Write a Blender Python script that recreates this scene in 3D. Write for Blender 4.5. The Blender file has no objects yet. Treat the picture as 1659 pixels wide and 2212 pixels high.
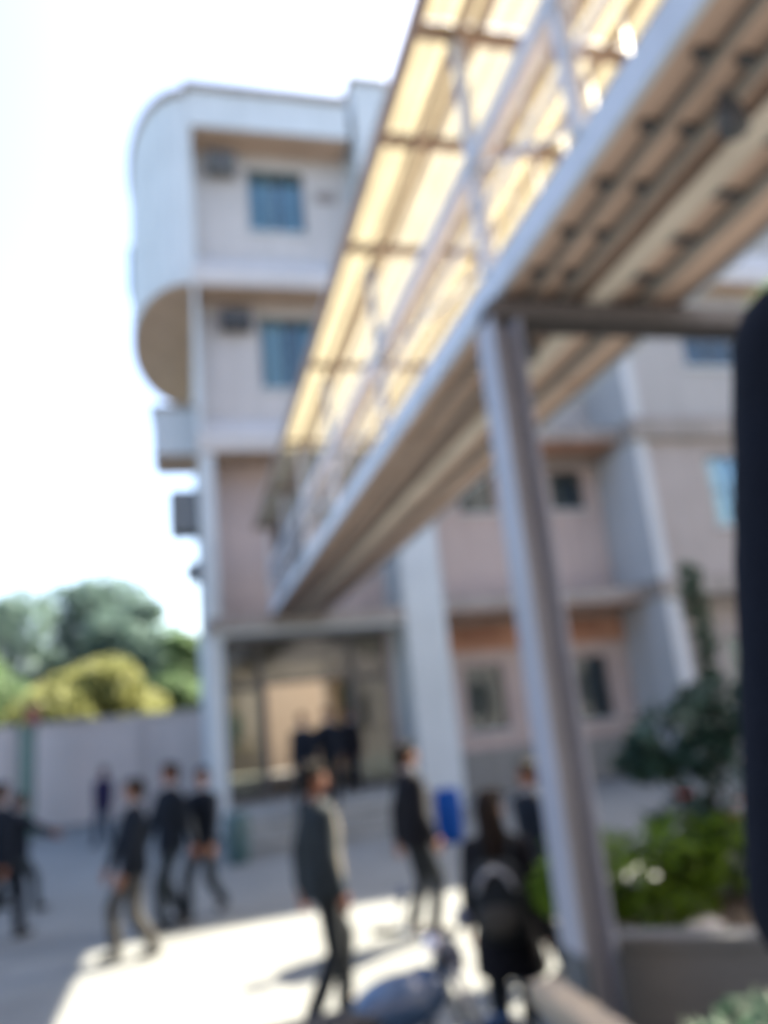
import bpy, bmesh, math, random
import numpy as np
from mathutils import Vector, Matrix

# ------------------------------------------------------------------ camera, sky, sun, exposure
sc = bpy.context.scene
R = math.radians
rng = random.Random(7)
F, W0 = 1660.0, 1659.0
ROLL, PITCH, YAW, EYE = math.atan2(640, 6450), R(14.4), R(15.0), 2.15
fwd = Vector((math.sin(YAW) * math.cos(PITCH), math.cos(YAW) * math.cos(PITCH), math.sin(PITCH)))
rt0 = Vector((math.cos(YAW), -math.sin(YAW), 0)); up0 = rt0.cross(fwd)
ixv = rt0 * math.cos(ROLL) - up0 * math.sin(ROLL)
iyv = rt0 * math.sin(ROLL) + up0 * math.cos(ROLL)
cd = bpy.data.cameras.new('camera'); cam = bpy.data.objects.new('camera', cd)
sc.collection.objects.link(cam)
m3 = Matrix((ixv, iyv, -fwd)).transposed()
cam.matrix_world = Matrix.Translation((0, 0, EYE)) @ m3.to_4x4()
cd.sensor_fit = 'HORIZONTAL'; cd.sensor_width = 36.0; cd.lens = 36.0 * F / W0
cd.clip_start = 0.02; cd.clip_end = 2000
cd.dof.use_dof = True                      # the phone focused a hand's breadth away: all else is soft
cd.dof.focus_distance = 0.15; cd.dof.aperture_fstop = 9.8; cd.dof.aperture_blades = 0
sc.camera = cam

SUN = Vector((0.95, 0.335, 1.0)).normalized()
sun_el = math.asin(SUN.z); sun_az = math.atan2(SUN.x, SUN.y)
wd = bpy.data.worlds.new('World'); sc.world = wd; wd.use_nodes = True
wn = wd.node_tree.nodes; wl = wd.node_tree.links
sky = wn.new('ShaderNodeTexSky'); sky.sky_type = 'NISHITA'; sky.sun_disc = False
sky.sun_elevation = sun_el; sky.sun_rotation = sun_az
sky.air_density = 1.0; sky.dust_density = 3.0; sky.ozone_density = 1.0
wl.new(sky.outputs[0], wn['Background'].inputs['Color'])
wn['Background'].inputs['Strength'].default_value = 0.085
sl = bpy.data.lights.new('sun', 'SUN'); sl.energy = 5.0; sl.angle = R(0.6); sl.color = (1.0, 0.88, 0.67)
so = bpy.data.objects.new('sun', sl); sc.collection.objects.link(so)
so.rotation_euler = SUN.to_track_quat('Z', 'Y').to_euler(); so.location = (40, 15, 45)
sc.view_settings.view_transform = 'Standard'; sc.view_settings.look = 'None'
sc.view_settings.exposure = 2.9; sc.view_settings.gamma = 1.0; sc.view_settings.use_curve_mapping = False
sc.render.engine = 'CYCLES'
sc.cycles.use_denoising = True; sc.cycles.max_bounces = 8; sc.cycles.transparent_max_bounces = 16
sc.cycles.caustics_reflective = False; sc.cycles.caustics_refractive = False

# ------------------------------------------------------------------ materials
MATS = {}
def mat(name, col, rough=0.8, var=0.12, scale=3.0, bump=0.15, bscale=40.0, spec=0.3, metal=0.0, transl=0.0, streak=0.0, coat=0.0):
    if name in MATS: return MATS[name]
    m = bpy.data.materials.new(name); m.use_nodes = True
    n = m.node_tree.nodes; l = m.node_tree.links
    b = n['Principled BSDF']; out = n['Material Output']
    tc = n.new('ShaderNodeTexCoord')
    nz = n.new('ShaderNodeTexNoise'); nz.inputs['Scale'].default_value = scale; nz.inputs['Detail'].default_value = 6
    l.new(tc.outputs['Object'], nz.inputs['Vector'])
    rp = n.new('ShaderNodeValToRGB')
    rp.color_ramp.elements[0].position = 0.3; rp.color_ramp.elements[1].position = 0.7
    rp.color_ramp.elements[0].color = (*[max(0, c * (1 - var)) for c in col], 1)
    rp.color_ramp.elements[1].color = (*[min(1, c * (1 + var)) for c in col], 1)
    l.new(nz.outputs['Fac'], rp.inputs['Fac'])
    csock = rp.outputs['Color']
    if streak > 0:                                            # rain streaks and grime running down walls
        mp = n.new('ShaderNodeMapping'); mp.inputs['Scale'].default_value = (2.2, 2.2, 0.12)
        l.new(tc.outputs['Object'], mp.inputs['Vector'])
        n2 = n.new('ShaderNodeTexNoise'); n2.inputs['Scale'].default_value = 2.0; n2.inputs['Detail'].default_value = 8
        l.new(mp.outputs[0], n2.inputs['Vector'])
        r2 = n.new('ShaderNodeValToRGB'); r2.color_ramp.elements[0].position = 0.38; r2.color_ramp.elements[1].position = 0.62
        r2.color_ramp.elements[0].color = (1 - streak, 1 - streak, 1 - streak * 1.05, 1); r2.color_ramp.elements[1].color = (1, 1, 1, 1)
        l.new(n2.outputs['Fac'], r2.inputs['Fac'])
        mx = n.new('ShaderNodeMix'); mx.data_type = 'RGBA'; mx.blend_type = 'MULTIPLY'; mx.inputs['Factor'].default_value = 1
        l.new(csock, mx.inputs['A']); l.new(r2.outputs['Color'], mx.inputs['B']); csock = mx.outputs['Result']
    l.new(csock, b.inputs['Base Color'])
    b.inputs['Roughness'].default_value = rough; b.inputs['Metallic'].default_value = metal
    b.inputs['Specular IOR Level'].default_value = spec
    b.inputs['Coat Weight'].default_value = coat
    if bump > 0:
        n3 = n.new('ShaderNodeTexNoise'); n3.inputs['Scale'].default_value = bscale; n3.inputs['Detail'].default_value = 4
        l.new(tc.outputs['Object'], n3.inputs['Vector'])
        bp = n.new('ShaderNodeBump'); bp.inputs['Strength'].default_value = bump; bp.inputs['Distance'].default_value = 0.02
        l.new(n3.outputs['Fac'], bp.inputs['Height']); l.new(bp.outputs[0], b.inputs['Normal'])
    if transl > 0:
        tr = n.new('ShaderNodeBsdfTranslucent'); l.new(csock, tr.inputs['Color'])
        ms = n.new('ShaderNodeMixShader'); ms.inputs[0].default_value = transl
        l.new(b.outputs[0], ms.inputs[1]); l.new(tr.outputs[0], ms.inputs[2]); l.new(ms.outputs[0], out.inputs['Surface'])
    MATS[name] = m
    return m

def glass(name, tint, fac=0.35):
    m = bpy.data.materials.new(name); m.use_nodes = True
    n = m.node_tree.nodes; l = m.node_tree.links; n.remove(n['Principled BSDF'])
    t = n.new('ShaderNodeBsdfTransparent'); t.inputs['Color'].default_value = (*tint, 1)
    g = n.new('ShaderNodeBsdfGlossy'); g.inputs['Roughness'].default_value = 0.06; g.inputs['Color'].default_value = (0.75, 0.85, 0.92, 1)
    fr = n.new('ShaderNodeFresnel'); fr.inputs['IOR'].default_value = 1.5
    ad = n.new('ShaderNodeMath'); ad.operation = 'ADD'; ad.inputs[1].default_value = fac; l.new(fr.outputs[0], ad.inputs[0]); ad.use_clamp = True
    mx = n.new('ShaderNodeMixShader'); l.new(ad.outputs[0], mx.inputs[0]); l.new(t.outputs[0], mx.inputs[1]); l.new(g.outputs[0], mx.inputs[2])
    l.new(mx.outputs[0], n['Material Output'].inputs['Surface'])
    MATS[name] = m
    return m

def sheet_mat(name, col, opac):                              # fibreglass roof sheet: scatters the sun through
    m = bpy.data.materials.new(name); m.use_nodes = True
    n = m.node_tree.nodes; l = m.node_tree.links; b = n['Principled BSDF']
    tc = n.new('ShaderNodeTexCoord'); nz = n.new('ShaderNodeTexNoise'); nz.inputs['Scale'].default_value = 2.5; nz.inputs['Detail'].default_value = 6
    l.new(tc.outputs['Object'], nz.inputs['Vector'])
    rp = n.new('ShaderNodeValToRGB'); rp.color_ramp.elements[0].position = .3; rp.color_ramp.elements[1].position = .72
    rp.color_ramp.elements[0].color = (*[c * .82 for c in col], 1); rp.color_ramp.elements[1].color = (*col, 1)
    l.new(nz.outputs['Fac'], rp.inputs['Fac'])
    l.new(rp.outputs[0], b.inputs['Base Color']); b.inputs['Roughness'].default_value = .45
    t = n.new('ShaderNodeBsdfTranslucent'); l.new(rp.outputs[0], t.inputs['Color'])
    p = n.new('ShaderNodeBsdfTransparent'); p.inputs['Color'].default_value = (*col, 1)
    m1 = n.new('ShaderNodeMixShader'); m1.inputs[0].default_value = .75; l.new(b.outputs[0], m1.inputs[1]); l.new(t.outputs[0], m1.inputs[2])
    m2 = n.new('ShaderNodeMixShader'); m2.inputs[0].default_value = opac; l.new(p.outputs[0], m2.inputs[1]); l.new(m1.outputs[0], m2.inputs[2])
    l.new(m2.outputs[0], n['Material Output'].inputs['Surface'])
    MATS[name] = m
    return m

mat('concrete', (.135, .145, .15), .9, .16, .9, .25, 30, streak=0)
mat('wall_grey', (.42, .415, .42), .9, .06, .8, .12, 60, streak=.07)
mat('wall_pink', (.42, .36, .35), .9, .06, .8, .12, 60, streak=.07)
mat('wall_wing_shade', (.285, .262, .258), .9, .06, .8, .12, 60, streak=.07)  # same paint as the pink walls, with shade put into the colour
mat('wall_wing_upper_shade', (.30, .30, .305), .9, .06, .8, .12, 60, streak=.07)  # the grey wall paint again, darkened to put shade into the colour
mat('column_paint', (.25, .27, .335), .45, .07, 2.0, .06, 30, spec=.45, streak=.1)
mat('foot_dark', (.045, .06, .08), .5, .1)
mat('steel_dark', (.085, .083, .09), .6, .1, 3, .06, 30)
mat('pier_paint', (.40, .43, .47), .85, .05, .8, .1, 60, streak=.07)
mat('wall_pale', (.44, .495, .54), .85, .05, .8, .1, 60, streak=.07)
mat('soffit_bounce_tan', (.41, .305, .235), .9, .08, 1.2, .1, 50)  # wall colour browned: shade and warm ground bounce put into it
mat('soffit_rust', (.38, .215, .15), .9, .10, 1.2, .1, 50)
mat('panel_rust', (.27, .145, .10), .9, .1)
mat('ledge', (.27, .25, .24), .9, .1, 1.0, .15, 50, streak=.25)
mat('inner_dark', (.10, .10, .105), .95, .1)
mat('lobby', (.45, .345, .25), .9, .06)
mat('dado', (.22, .23, .23), .9, .08, streak=.15)
mat('boundary', (.45, .42, .42), .95, .08, .6, .2, 40, streak=.08)
mat('frame_metal', (.06, .065, .07), .5, .08, spec=.5)
mat('frame_teal', (.10, .17, .21), .5, .08, spec=.5)
mat('steel_blue', (.38, .44, .54), .42, .07, 2.0, .06, 30, spec=.5, streak=.1)
mat('steel_brown', (.20, .155, .125), .6, .12, 3, .06, 30, spec=.4)
mat('steel_grey', (.17, .16, .155), .6, .1, 3, .06, 30, spec=.4)
mat('deck_under', (.44, .325, .27), .75, .12, 1.5, .08, 25, spec=.35)
mat('stringer_pale', (.45, .41, .37), .7, .1, 2, .08, 25)
mat('dark_iron', (.05, .055, .065), .6, .1)
mat('ac_body', (.16, .175, .19), .6, .08, streak=.15)
mat('ac_dark', (.05, .055, .065), .6, .1)
mat('curtain_blue', (.30, .52, .60), .9, .15, 6, transl=.3)
mat('curtain_white', (.80, .86, .86), .9, .08, 6, transl=.3)
mat('teal_plastic', (.03, .075, .085), .5, .08, spec=.5)
mat('blue_plastic', (.001, .045, .22), .65, .05, spec=.15)
mat('green_paint', (.10, .17, .155), .6, .1)
mat('red_paint', (.22, .05, .06), .6, .1)
mat('tan_stone', (.30, .25, .19), .9, .12, 4, .2)
mat('planter_grey', (.12, .125, .135), .9, .12, 3, .25, 30)
mat('soil', (.16, .125, .095), 1.0, .3, 14, .5, 40)
mat('stone_pale', (.62, .60, .56), .9, .1, 5, .3, 20)
mat('bark', (.11, .085, .065), .95, .25, 8, .5, 20)
mat('leaf_dark', (.035, .075, .05), .6, .35, 1.2, 0, transl=.35)
mat('leaf_hazy', (.13, .20, .18), .7, .35, .8, 0, transl=.35)  # distant foliage, bluish haze put into the leaf colour
mat('leaf_mid', (.12, .19, .10), .6, .35, .9, 0, transl=.4)
mat('leaf_yellow', (.21, .225, .085), .6, .3, .9, 0, transl=.4)
mat('leaf_bright', (.125, .215, .022), .5, .35, 5, 0, transl=.45)
mat('leaf_teal', (.025, .06, .05), .5, .35, 4, 0, transl=.25)
mat('flower_red', (.42, .05, .06), .6, .2, 20, 0, transl=.3)
mat('flower_orange', (.42, .17, .07), .6, .2, 20, 0, transl=.3)
glass('window_glass', (.75, .86, .88), .02)
glass('transom_glass', (.45, .47, .46), .04)
glass('door_glass', (.72, .76, .74), .03)
sheet_mat('sheet_yellow', (.205, .188, .135), .95)
sheet_mat('sheet_clear', (.19, .182, .15), .93)

# ------------------------------------------------------------------ mesh helpers
COL = sc.collection
class MB:
    def __init__(s): s.v = []; s.f = []
    def add(s, v, f):
        o = len(s.v); s.v += [tuple(p) for p in v]; s.f += [tuple(i + o for i in q) for q in f]; return s
    def box(s, x0, x1, y0, y1, z0, z1):
        return s.add([(x0, y0, z0), (x1, y0, z0), (x1, y1, z0), (x0, y1, z0), (x0, y0, z1), (x1, y0, z1), (x1, y1, z1), (x0, y1, z1)],
                     [(0, 3, 2, 1), (4, 5, 6, 7), (0, 1, 5, 4), (1, 2, 6, 5), (2, 3, 7, 6), (3, 0, 4, 7)])
    def prism(s, prof, a0, a1, axis='x'):                    # profile polygon swept along an axis
        n = len(prof); v = []
        for a in (a0, a1):
            for (p, q) in prof:
                v.append({'x': (a, p, q), 'y': (p, a, q), 'z': (p, q, a)}[axis])
        f = [tuple(range(n))[::-1], tuple(range(n, 2 * n))] + [(i, (i + 1) % n, n + (i + 1) % n, n + i) for i in range(n)]
        return s.add(v, f)
    def tube(s, p0, p1, r0, r1=None, n=10):
        r1 = r0 if r1 is None else r1
        p0, p1 = Vector(p0), Vector(p1); d = (p1 - p0).normalized()
        a = d.orthogonal().normalized(); b = d.cross(a)
        v = [p0 + (a * math.cos(2 * math.pi * i / n) + b * math.sin(2 * math.pi * i / n)) * r0 for i in range(n)]
        v += [p1 + (a * math.cos(2 * math.pi * i / n) + b * math.sin(2 * math.pi * i / n)) * r1 for i in range(n)]
        return s.add(v, [tuple(range(n))[::-1], tuple(range(n, 2 * n))] + [(i, (i + 1) % n, n + (i + 1) % n, n + i) for i in range(n)])
    def path(s, pts, r, n=8):
        for i in range(len(pts) - 1):
            s.tube(pts[i], pts[i + 1], r if not callable(r) else r(i / (len(pts) - 1)), r if not callable(r) else r((i + 1) / (len(pts) - 1)), n)
        return s
    def lathe(s, prof, c=(0, 0, 0), n=20, axis='z'):
        v = []
        for (r, h) in prof:
            for i in range(n):
                a = 2 * math.pi * i / n
                p = {'z': (r * math.cos(a), r * math.sin(a), h), 'x': (h, r * math.cos(a), r * math.sin(a)), 'y': (r * math.sin(a), h, r * math.cos(a))}[axis]
                v.append((p[0] + c[0], p[1] + c[1], p[2] + c[2]))
        m = len(prof)
        f = [(k * n + i, k * n + (i + 1) % n, (k + 1) * n + (i + 1) % n, (k + 1) * n + i) for k in range(m - 1) for i in range(n)]
        f += [tuple(range(n))[::-1], tuple((m - 1) * n + i for i in range(n))]
        return s.add(v, f)
    def ell(s, c, r, n=14, m=9, rot=None):
        v = []; f = []
        for k in range(1, m):
            th = math.pi * k / m
            for i in range(n):
                a = 2 * math.pi * i / n
                p = Vector((r[0] * math.sin(th) * math.cos(a), r[1] * math.sin(th) * math.sin(a), r[2] * math.cos(th)))
                if rot: p = rot @ p
                v.append(p + Vector(c))
        t = Vector((0, 0, r[2])); b = -t
        if rot: t = rot @ t; b = rot @ b
        v += [t + Vector(c), b + Vector(c)]
        T, B = len(v) - 2, len(v) - 1
        f = [(k * n + i, (k + 1) * n + i, (k + 1) * n + (i + 1) % n, k * n + (i + 1) % n) for k in range(m - 2) for i in range(n)]
        f += [(T, i, (i + 1) % n) for i in range(n)] + [(B, (m - 2) * n + (i + 1) % n, (m - 2) * n + i) for i in range(n)]
        return s.add(v, f)
    def loft(s, rings, n=20):                                # closed stack of ellipses (cx, cy, z, rx, ry)
        v = [(cx + rx * math.cos(2 * math.pi * i / n), cy + ry * math.sin(2 * math.pi * i / n), z) for (cx, cy, z, rx, ry) in rings for i in range(n)]
        m = len(rings)
        f = [(k * n + i, k * n + (i + 1) % n, (k + 1) * n + (i + 1) % n, (k + 1) * n + i) for k in range(m - 1) for i in range(n)]
        f += [tuple(range(n))[::-1], tuple((m - 1) * n + i for i in range(n))]
        return s.add(v, f)
    def cap(s, p0, p1, r0, r1, n=12):                        # tapered limb with round ends
        p0, p1 = Vector(p0), Vector(p1); d = (p1 - p0).normalized(); a = d.orthogonal().normalized(); b = d.cross(a)
        st = [(p0 - d * r0 * math.sin(t), r0 * math.cos(t)) for t in (1.45, 1.0, .5)] + [(p0, r0), (p1, r1)] + [(p1 + d * r1 * math.sin(t), r1 * math.cos(t)) for t in (.5, 1.0, 1.45)]
        v = [c + (a * math.cos(2 * math.pi * i / n) + b * math.sin(2 * math.pi * i / n)) * r for (c, r) in st for i in range(n)]
        m = len(st)
        f = [(k * n + i, k * n + (i + 1) % n, (k + 1) * n + (i + 1) % n, (k + 1) * n + i) for k in range(m - 1) for i in range(n)]
        f += [tuple(range(n))[::-1], tuple((m - 1) * n + i for i in range(n))]
        return s.add(v, f)
    def mesh(s, name, mt, smooth=False):
        me = bpy.data.meshes.new(name); me.from_pydata(s.v, [], s.f)
        bm = bmesh.new(); bm.from_mesh(me); bmesh.ops.recalc_face_normals(bm, faces=bm.faces); bm.to_mesh(me); bm.free()
        me.materials.append(MATS[mt] if isinstance(mt, str) else mt)
        if smooth: me.polygons.foreach_set('use_smooth', [True] * len(me.polygons))
        return me

def tag(o, label=None, cat=None, group=None, kind=None):
    if label: o['label'] = label
    if cat: o['category'] = cat
    if group: o['group'] = group
    if kind: o['kind'] = kind
    return o
def link(name, me, parent=None, loc=None, **k):
    o = bpy.data.objects.new(name, me); COL.objects.link(o)
    if loc is not None: o.location = loc
    if parent is not None:
        o.parent = parent
    return tag(o, **k)
BASE = {}
def root(name, loc, label, cat, group=None, rz=0.0):
    o = bpy.data.objects.new(name, None); COL.objects.link(o); o.location = loc; o.rotation_euler.z = rz
    o.empty_display_size = .2
    return tag(o, label, cat, group)
def part(name, mb, mt, parent=None, world=True, smooth=False, **k):
    """mesh given in world coordinates (world=True: parents are only shifted) or in the parent's own"""
    me = mb.mesh(name, mt, smooth)
    o = link(name, me, parent, **k)
    if parent is not None and world:
        p = parent; off = Vector((0, 0, 0))
        while p is not None:
            off += p.location; p = p.parent
        o.location = -off
    return o
def bevel(o, w=.01, seg=2):
    b = o.modifiers.new('bevel', 'BEVEL'); b.width = w; b.segments = seg; b.limit_method = 'ANGLE'
    return o

# ------------------------------------------------------------------ ground
mb = MB(); mb.add([(-400, -400, 0), (400, -400, 0), (400, 400, 0), (-400, 400, 0)], [(0, 1, 2, 3)])
part('ground', mb, 'concrete', kind='structure')
# raised terrace the photographer stands on (below the frame)
mb = MB(); mb.box(-4.0, 1.19, -6.0, 1.3, 0.0, 1.05); mb.box(1.5, 4.5, -6.0, 1.0, 0.0, 1.05)
part('terrace', mb, 'planter_grey', kind='structure')

# ------------------------------------------------------------------ the school building
YP, YF = 17.0, 17.9                       # projecting bands / recessed wall plane of the tower
B = root('school_building', (5, 20, 0), 'four storey pale grey school building with stepped bands, piers and glazed entrance', 'building')

def wall(name, x0, x1, z0, z1, y, th, holes, mt, flip=False):
    """upright wall in the XZ plane, front at y, with openings (x0,x1,z0,z1)"""
    xs = sorted({x0, x1, *[h[0] for h in holes], *[h[1] for h in holes]})
    zs = sorted({z0, z1, *[h[2] for h in holes], *[h[3] for h in holes]})
    def solid(i, j):
        if i < 0 or j < 0 or i >= len(xs) - 1 or j >= len(zs) - 1: return False
        cx, cz = (xs[i] + xs[i + 1]) / 2, (zs[j] + zs[j + 1]) / 2
        return not any(h[0] < cx < h[1] and h[2] < cz < h[3] for h in holes)
    mb = MB(); y1 = y + th
    for i in range(len(xs) - 1):
        for j in range(len(zs) - 1):
            if not solid(i, j): continue
            a, b, c, d = xs[i], xs[i + 1], zs[j], zs[j + 1]
            mb.add([(a, y, c), (b, y, c), (b, y, d), (a, y, d)], [(0, 1, 2, 3)])
            mb.add([(a, y1, c), (b, y1, c), (b, y1, d), (a, y1, d)], [(3, 2, 1, 0)])
            if not solid(i - 1, j): mb.add([(a, y, c), (a, y1, c), (a, y1, d), (a, y, d)], [(3, 2, 1, 0)])
            if not solid(i + 1, j): mb.add([(b, y, c), (b, y1, c), (b, y1, d), (b, y, d)], [(0, 1, 2, 3)])
            if not solid(i, j - 1): mb.add([(a, y, c), (b, y, c), (b, y1, c), (a, y1, c)], [(3, 2, 1, 0)])
            if not solid(i, j + 1): mb.add([(a, y, d), (b, y, d), (b, y1, d), (a, y1, d)], [(0, 1, 2, 3)])
    me = bpy.data.meshes.new(name); me.from_pydata(mb.v, [], mb.f); me.materials.append(MATS[mt])
    bm = bmesh.new(); bm.from_mesh(me); bmesh.ops.remove_doubles(bm, verts=bm.verts, dist=1e-4); bm.to_mesh(me); bm.free()
    o = link(name, me, B); o.location = -B.location
    return o

def window(x0, x1, z0, z1, y, nx=2, nz=1, fr='frame_metal', curtain=None, sill=True, pane='window_glass', parent=None):
    f = .05; yy = y + .12
    mb = MB()
    mb.box(x0, x0 + f, yy, yy + .06, z0, z1); mb.box(x1 - f, x1, yy, yy + .06, z0, z1)
    mb.box(x0 + f, x1 - f, yy, yy + .06, z1 - f, z1); mb.box(x0 + f, x1 - f, yy, yy + .06, z0, z0 + f)
    xs = [x0 + f + (x1 - x0 - 2 * f) * i / nx for i in range(nx + 1)]; zs = [z0 + f + (z1 - z0 - 2 * f) * i / nz for i in range(nz + 1)]
    for x in xs[1:-1]: mb.box(x - .02, x + .02, yy + .002, yy + .058, z0 + f, z1 - f)
    for z in zs[1:-1]:
        for i in range(nx): mb.box(xs[i] + .02, xs[i + 1] - .02, yy + .004, yy + .056, z - .02, z + .02)
    w = part('window', mb, fr, parent or B)
    for i in range(nx):
        for j in range(nz):
            m = MB(); m.box(xs[i] + .015, xs[i + 1] - .015, yy + .026, yy + .034, zs[j] + .005, zs[j + 1] - .005)
            part('pane', m, pane, w)
    if sill:
        m = MB(); m.box(x0 - .08, x1 + .08, y - .07, y + .115, z0 - .07, z0 - .003); part('sill', m, 'wall_pale', w)
    if curtain:
        for (a, b, lo, mt) in curtain:
            m = MB(); n = 14
            ax, bx = x0 + (x1 - x0) * a, x0 + (x1 - x0) * b
            v = []; 
            for i in range(n * 2 + 1):
                x = ax + (bx - ax) * i / (n * 2); yv = yy + .11 + .03 * math.sin(i * 1.9)
                v += [(x, yv, z0 + (z1 - z0) * lo), (x, yv, z1)]
            m.add(v, [(2 * i, 2 * i + 2, 2 * i + 3, 2 * i + 1) for i in range(n * 2)])
            part('curtain', m, mt, w)
    m = MB(); m.box(x0 - .4, x1 + .4, y + 1.3, y + 1.34, z0 - .4, z1 + .3); part('dark_backing', m, 'inner_dark', w)  # dark board: the unlit room's shade put into its colour
    return w

TX0, TX1 = .34, 4.62
# tower: recessed wall of each storey with its window
wall('front_wall', TX0, TX1, 12.55, 17.6, YF, .25, [(1.9, 3.42, 14.72, 16.68)], 'wall_grey')
wall('front_wall', TX0, TX1, 8.3, 12.52, YF, .25, [(1.98, 3.5, 10.2, 12.2)], 'wall_grey')
wall('front_wall', TX0 + .1, TX1, 4.45, 8.27, YF, .25, [(2.02, 2.95, 4.46, 6.9)], 'wall_pink')
mb = MB(); mb.box(1.3, 3.6, YF + 1.2, YF + 1.24, 4.46, 8.0); part('dark_backing', mb, 'inner_dark', B)  # dark board standing for the unlit room behind the bridge door
wall('front_wall', TX0 + .1, TX1, 0.0, 4.42, YF, .25, [(.72, 4.5, .5, 4.0)], 'wall_pink')
window(1.9, 3.42, 14.72, 16.68, YF, 4, 1, 'frame_teal', [(.0, .26, .0, 'curtain_blue'), (.3, .44, .0, 'curtain_white'), (.62, .9, .0, 'curtain_blue')])
window(1.98, 3.5, 10.2, 12.2, YF, 3, 1, 'frame_teal', [(.1, .42, .0, 'curtain_white'), (.72, .95, .0, 'curtain_blue')])
# projecting aprons with a sloped top and a flat soffit
def apron(z0, z1, ztop, x0, x1, yp, yf, mt='wall_grey', so='soffit_bounce_tan', g=.004):
    mb = MB(); mb.prism([(yp, z0), (yf - .003, z0), (yf - .003, ztop), (yp, z1)], x0, x1, 'x')
    part('apron', mb, mt, B)
    m = MB(); m.box(x0 + .03, x1 - .03, yp + .06, yf - .005, z0 - .03, z0 - .002); part('soffit', m, so, B)
apron(12.55, 12.95, 13.9, TX0 - .004, TX1 - .01, YP, YF)
apron(8.25, 8.65, 9.4, TX0 - .004, TX1 - .01, YP, YF)
# roof parapet band with coping
mb = MB(); mb.box(TX0 - .004, TX1, YP - .02, YF + .2, 17.12, 18.22); part('parapet', mb, 'wall_pale', B)
mb = MB(); mb.box(TX0 - .08, TX1 + .02, YP - .12, YF + .3, 18.223, 18.42); part('coping', mb, 'ledge', B)
mb = MB(); mb.box(TX0 + .03, TX1 - .03, YP + .05, YF - .005, 17.09, 17.117); part('soffit', mb, 'soffit_bounce_tan', B)
# entrance canopy ledge
mb = MB(); mb.box(TX0 + .05, 4.78, YP - .1, YF - .003, 4.12, 4.4); part('canopy', mb, 'ledge', B)
mb = MB(); mb.box(TX0 + .1, 4.74, YP - .04, YF - .006, 4.02, 4.117); part('canopy_band', mb, 'wall_pale', B)
# tower body: side, back, roof, floors
mb = MB(); mb.box(TX0, TX0 + .25, YF + .252, 27, 0, 18.2); part('side_wall', mb, 'wall_pale', B)
mb = MB(); mb.box(TX0 + .002, TX0 + .10, YP, YF + .25, 12.952, 17.118); part('corner_fin', mb, 'wall_pale', B)
mb = MB(); mb.box(TX0 + .03, TX0 + .33, YP + .05, YF + .25, 4.402, 8.218); part('corner_fin', mb, 'wall_pale', B)
mb = MB(); mb.box(TX0 + .05, TX0 + .36, YP + .02, YF + .25, 0, 4.018); part('corner_fin', mb, 'wall_pale', B)
mb = MB(); mb.box(TX0 + .01, TX0 + .10, YP, YF + .25, 8.652, 12.518); part('corner_fin', mb, 'wall_pale', B)
mb = MB(); mb.box(TX0 + .26, 30, YF + .26, 26.9, 17.6, 17.95); part('roof_slab', mb, 'ledge', B)
wall('back_wall', TX0 + .26, 30, 0, 17.55, 26.95, .3, [(.9, 4.5, .3, 4.0)], 'wall_grey')
for z in (4.15, 8.3, 12.55):
    mb = MB(); mb.box(TX0 + .26, 29.5, YF + .28, 26.9, z - .12, z + .12); part('floor_slab', mb, 'ledge', B)
# passage behind the entrance, opened at the back to let daylight in
mb = MB(); mb.box(.62, .7, YF + .26, 26.9, .3, 4.02); part('passage_wall', mb, 'lobby', B)
mb = MB(); mb.box(4.52, 4.6, YF + .26, 26.9, .3, 4.02); part('passage_wall', mb, 'lobby', B)
mb = MB(); mb.box(.62, 4.6, YF + .02, 27.2, .0, .495); part('passage_floor', mb, 'dado', B)
# curved bay on the left flank, storey above the soffit
def dplan(cx, cy, a, b, n=28):
    return [(cx - a * math.sin(t), cy - b * math.cos(t)) for t in [math.pi * i / n for i in range(n + 1)]]
prof = dplan(TX0 - .001, 20.87, 1.62, 3.86)
mb = MB(); mb.prism(prof, 12.58, 18.0, 'z'); part('curved_bay', mb, 'wall_pale', B)
mb = MB(); mb.prism(dplan(TX0 - .002, 20.87, 1.58, 3.8), 12.54, 12.578, 'z'); part('soffit', mb, 'soffit_bounce_tan', B)
mb = MB(); mb.prism(dplan(TX0 - .002, 20.87, 1.7, 3.95), 18.003, 18.2, 'z'); part('coping', mb, 'ledge', B)
for ang, z in ((100, 14.6),):
    t = R(ang); px, py = TX0 - 1.62 * math.sin(t), 20.87 - 3.86 * math.cos(t)
    nrm = Vector((-math.sin(t) / 1.62, -math.cos(t) / 3.86, 0)).normalized(); tg = Vector((-nrm.y, nrm.x, 0))
    def obox(c, hw, hd, z0, z1):
        c = Vector(c); P = [c - tg * hw - nrm * hd, c + tg * hw - nrm * hd, c + tg * hw + nrm * hd, c - tg * hw + nrm * hd]
        return [(p.x, p.y) for p in P]
    m = MB(); m.prism(obox((px, py, 0), .6, .1, 0, 0), z, z + 1.5, 'z'); w = part('window', m, 'frame_teal', B)
    m = MB(); m.prism(obox(Vector((px, py, 0)) + nrm * .105, .5, .004, 0, 0), z + .1, z + 1.4, 'z'); part('pane', m, 'ac_dark', w)
# box bay on the flank below it
mb = MB(); mb.box(-.72, TX0 - .003, 18.6, 20.2, 8.75, 9.95); o = part('box_bay', mb, 'wall_pale', B)
m = MB(); m.box(-.69, TX0 - .006, 18.63, 20.17, 8.715, 8.747); part('soffit', m, 'soffit_bounce_tan', o)
m = MB(); m.box(-.78, TX0 - .004, 18.54, 20.26, 9.953, 10.05); part('coping', m, 'ledge', o)
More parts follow.
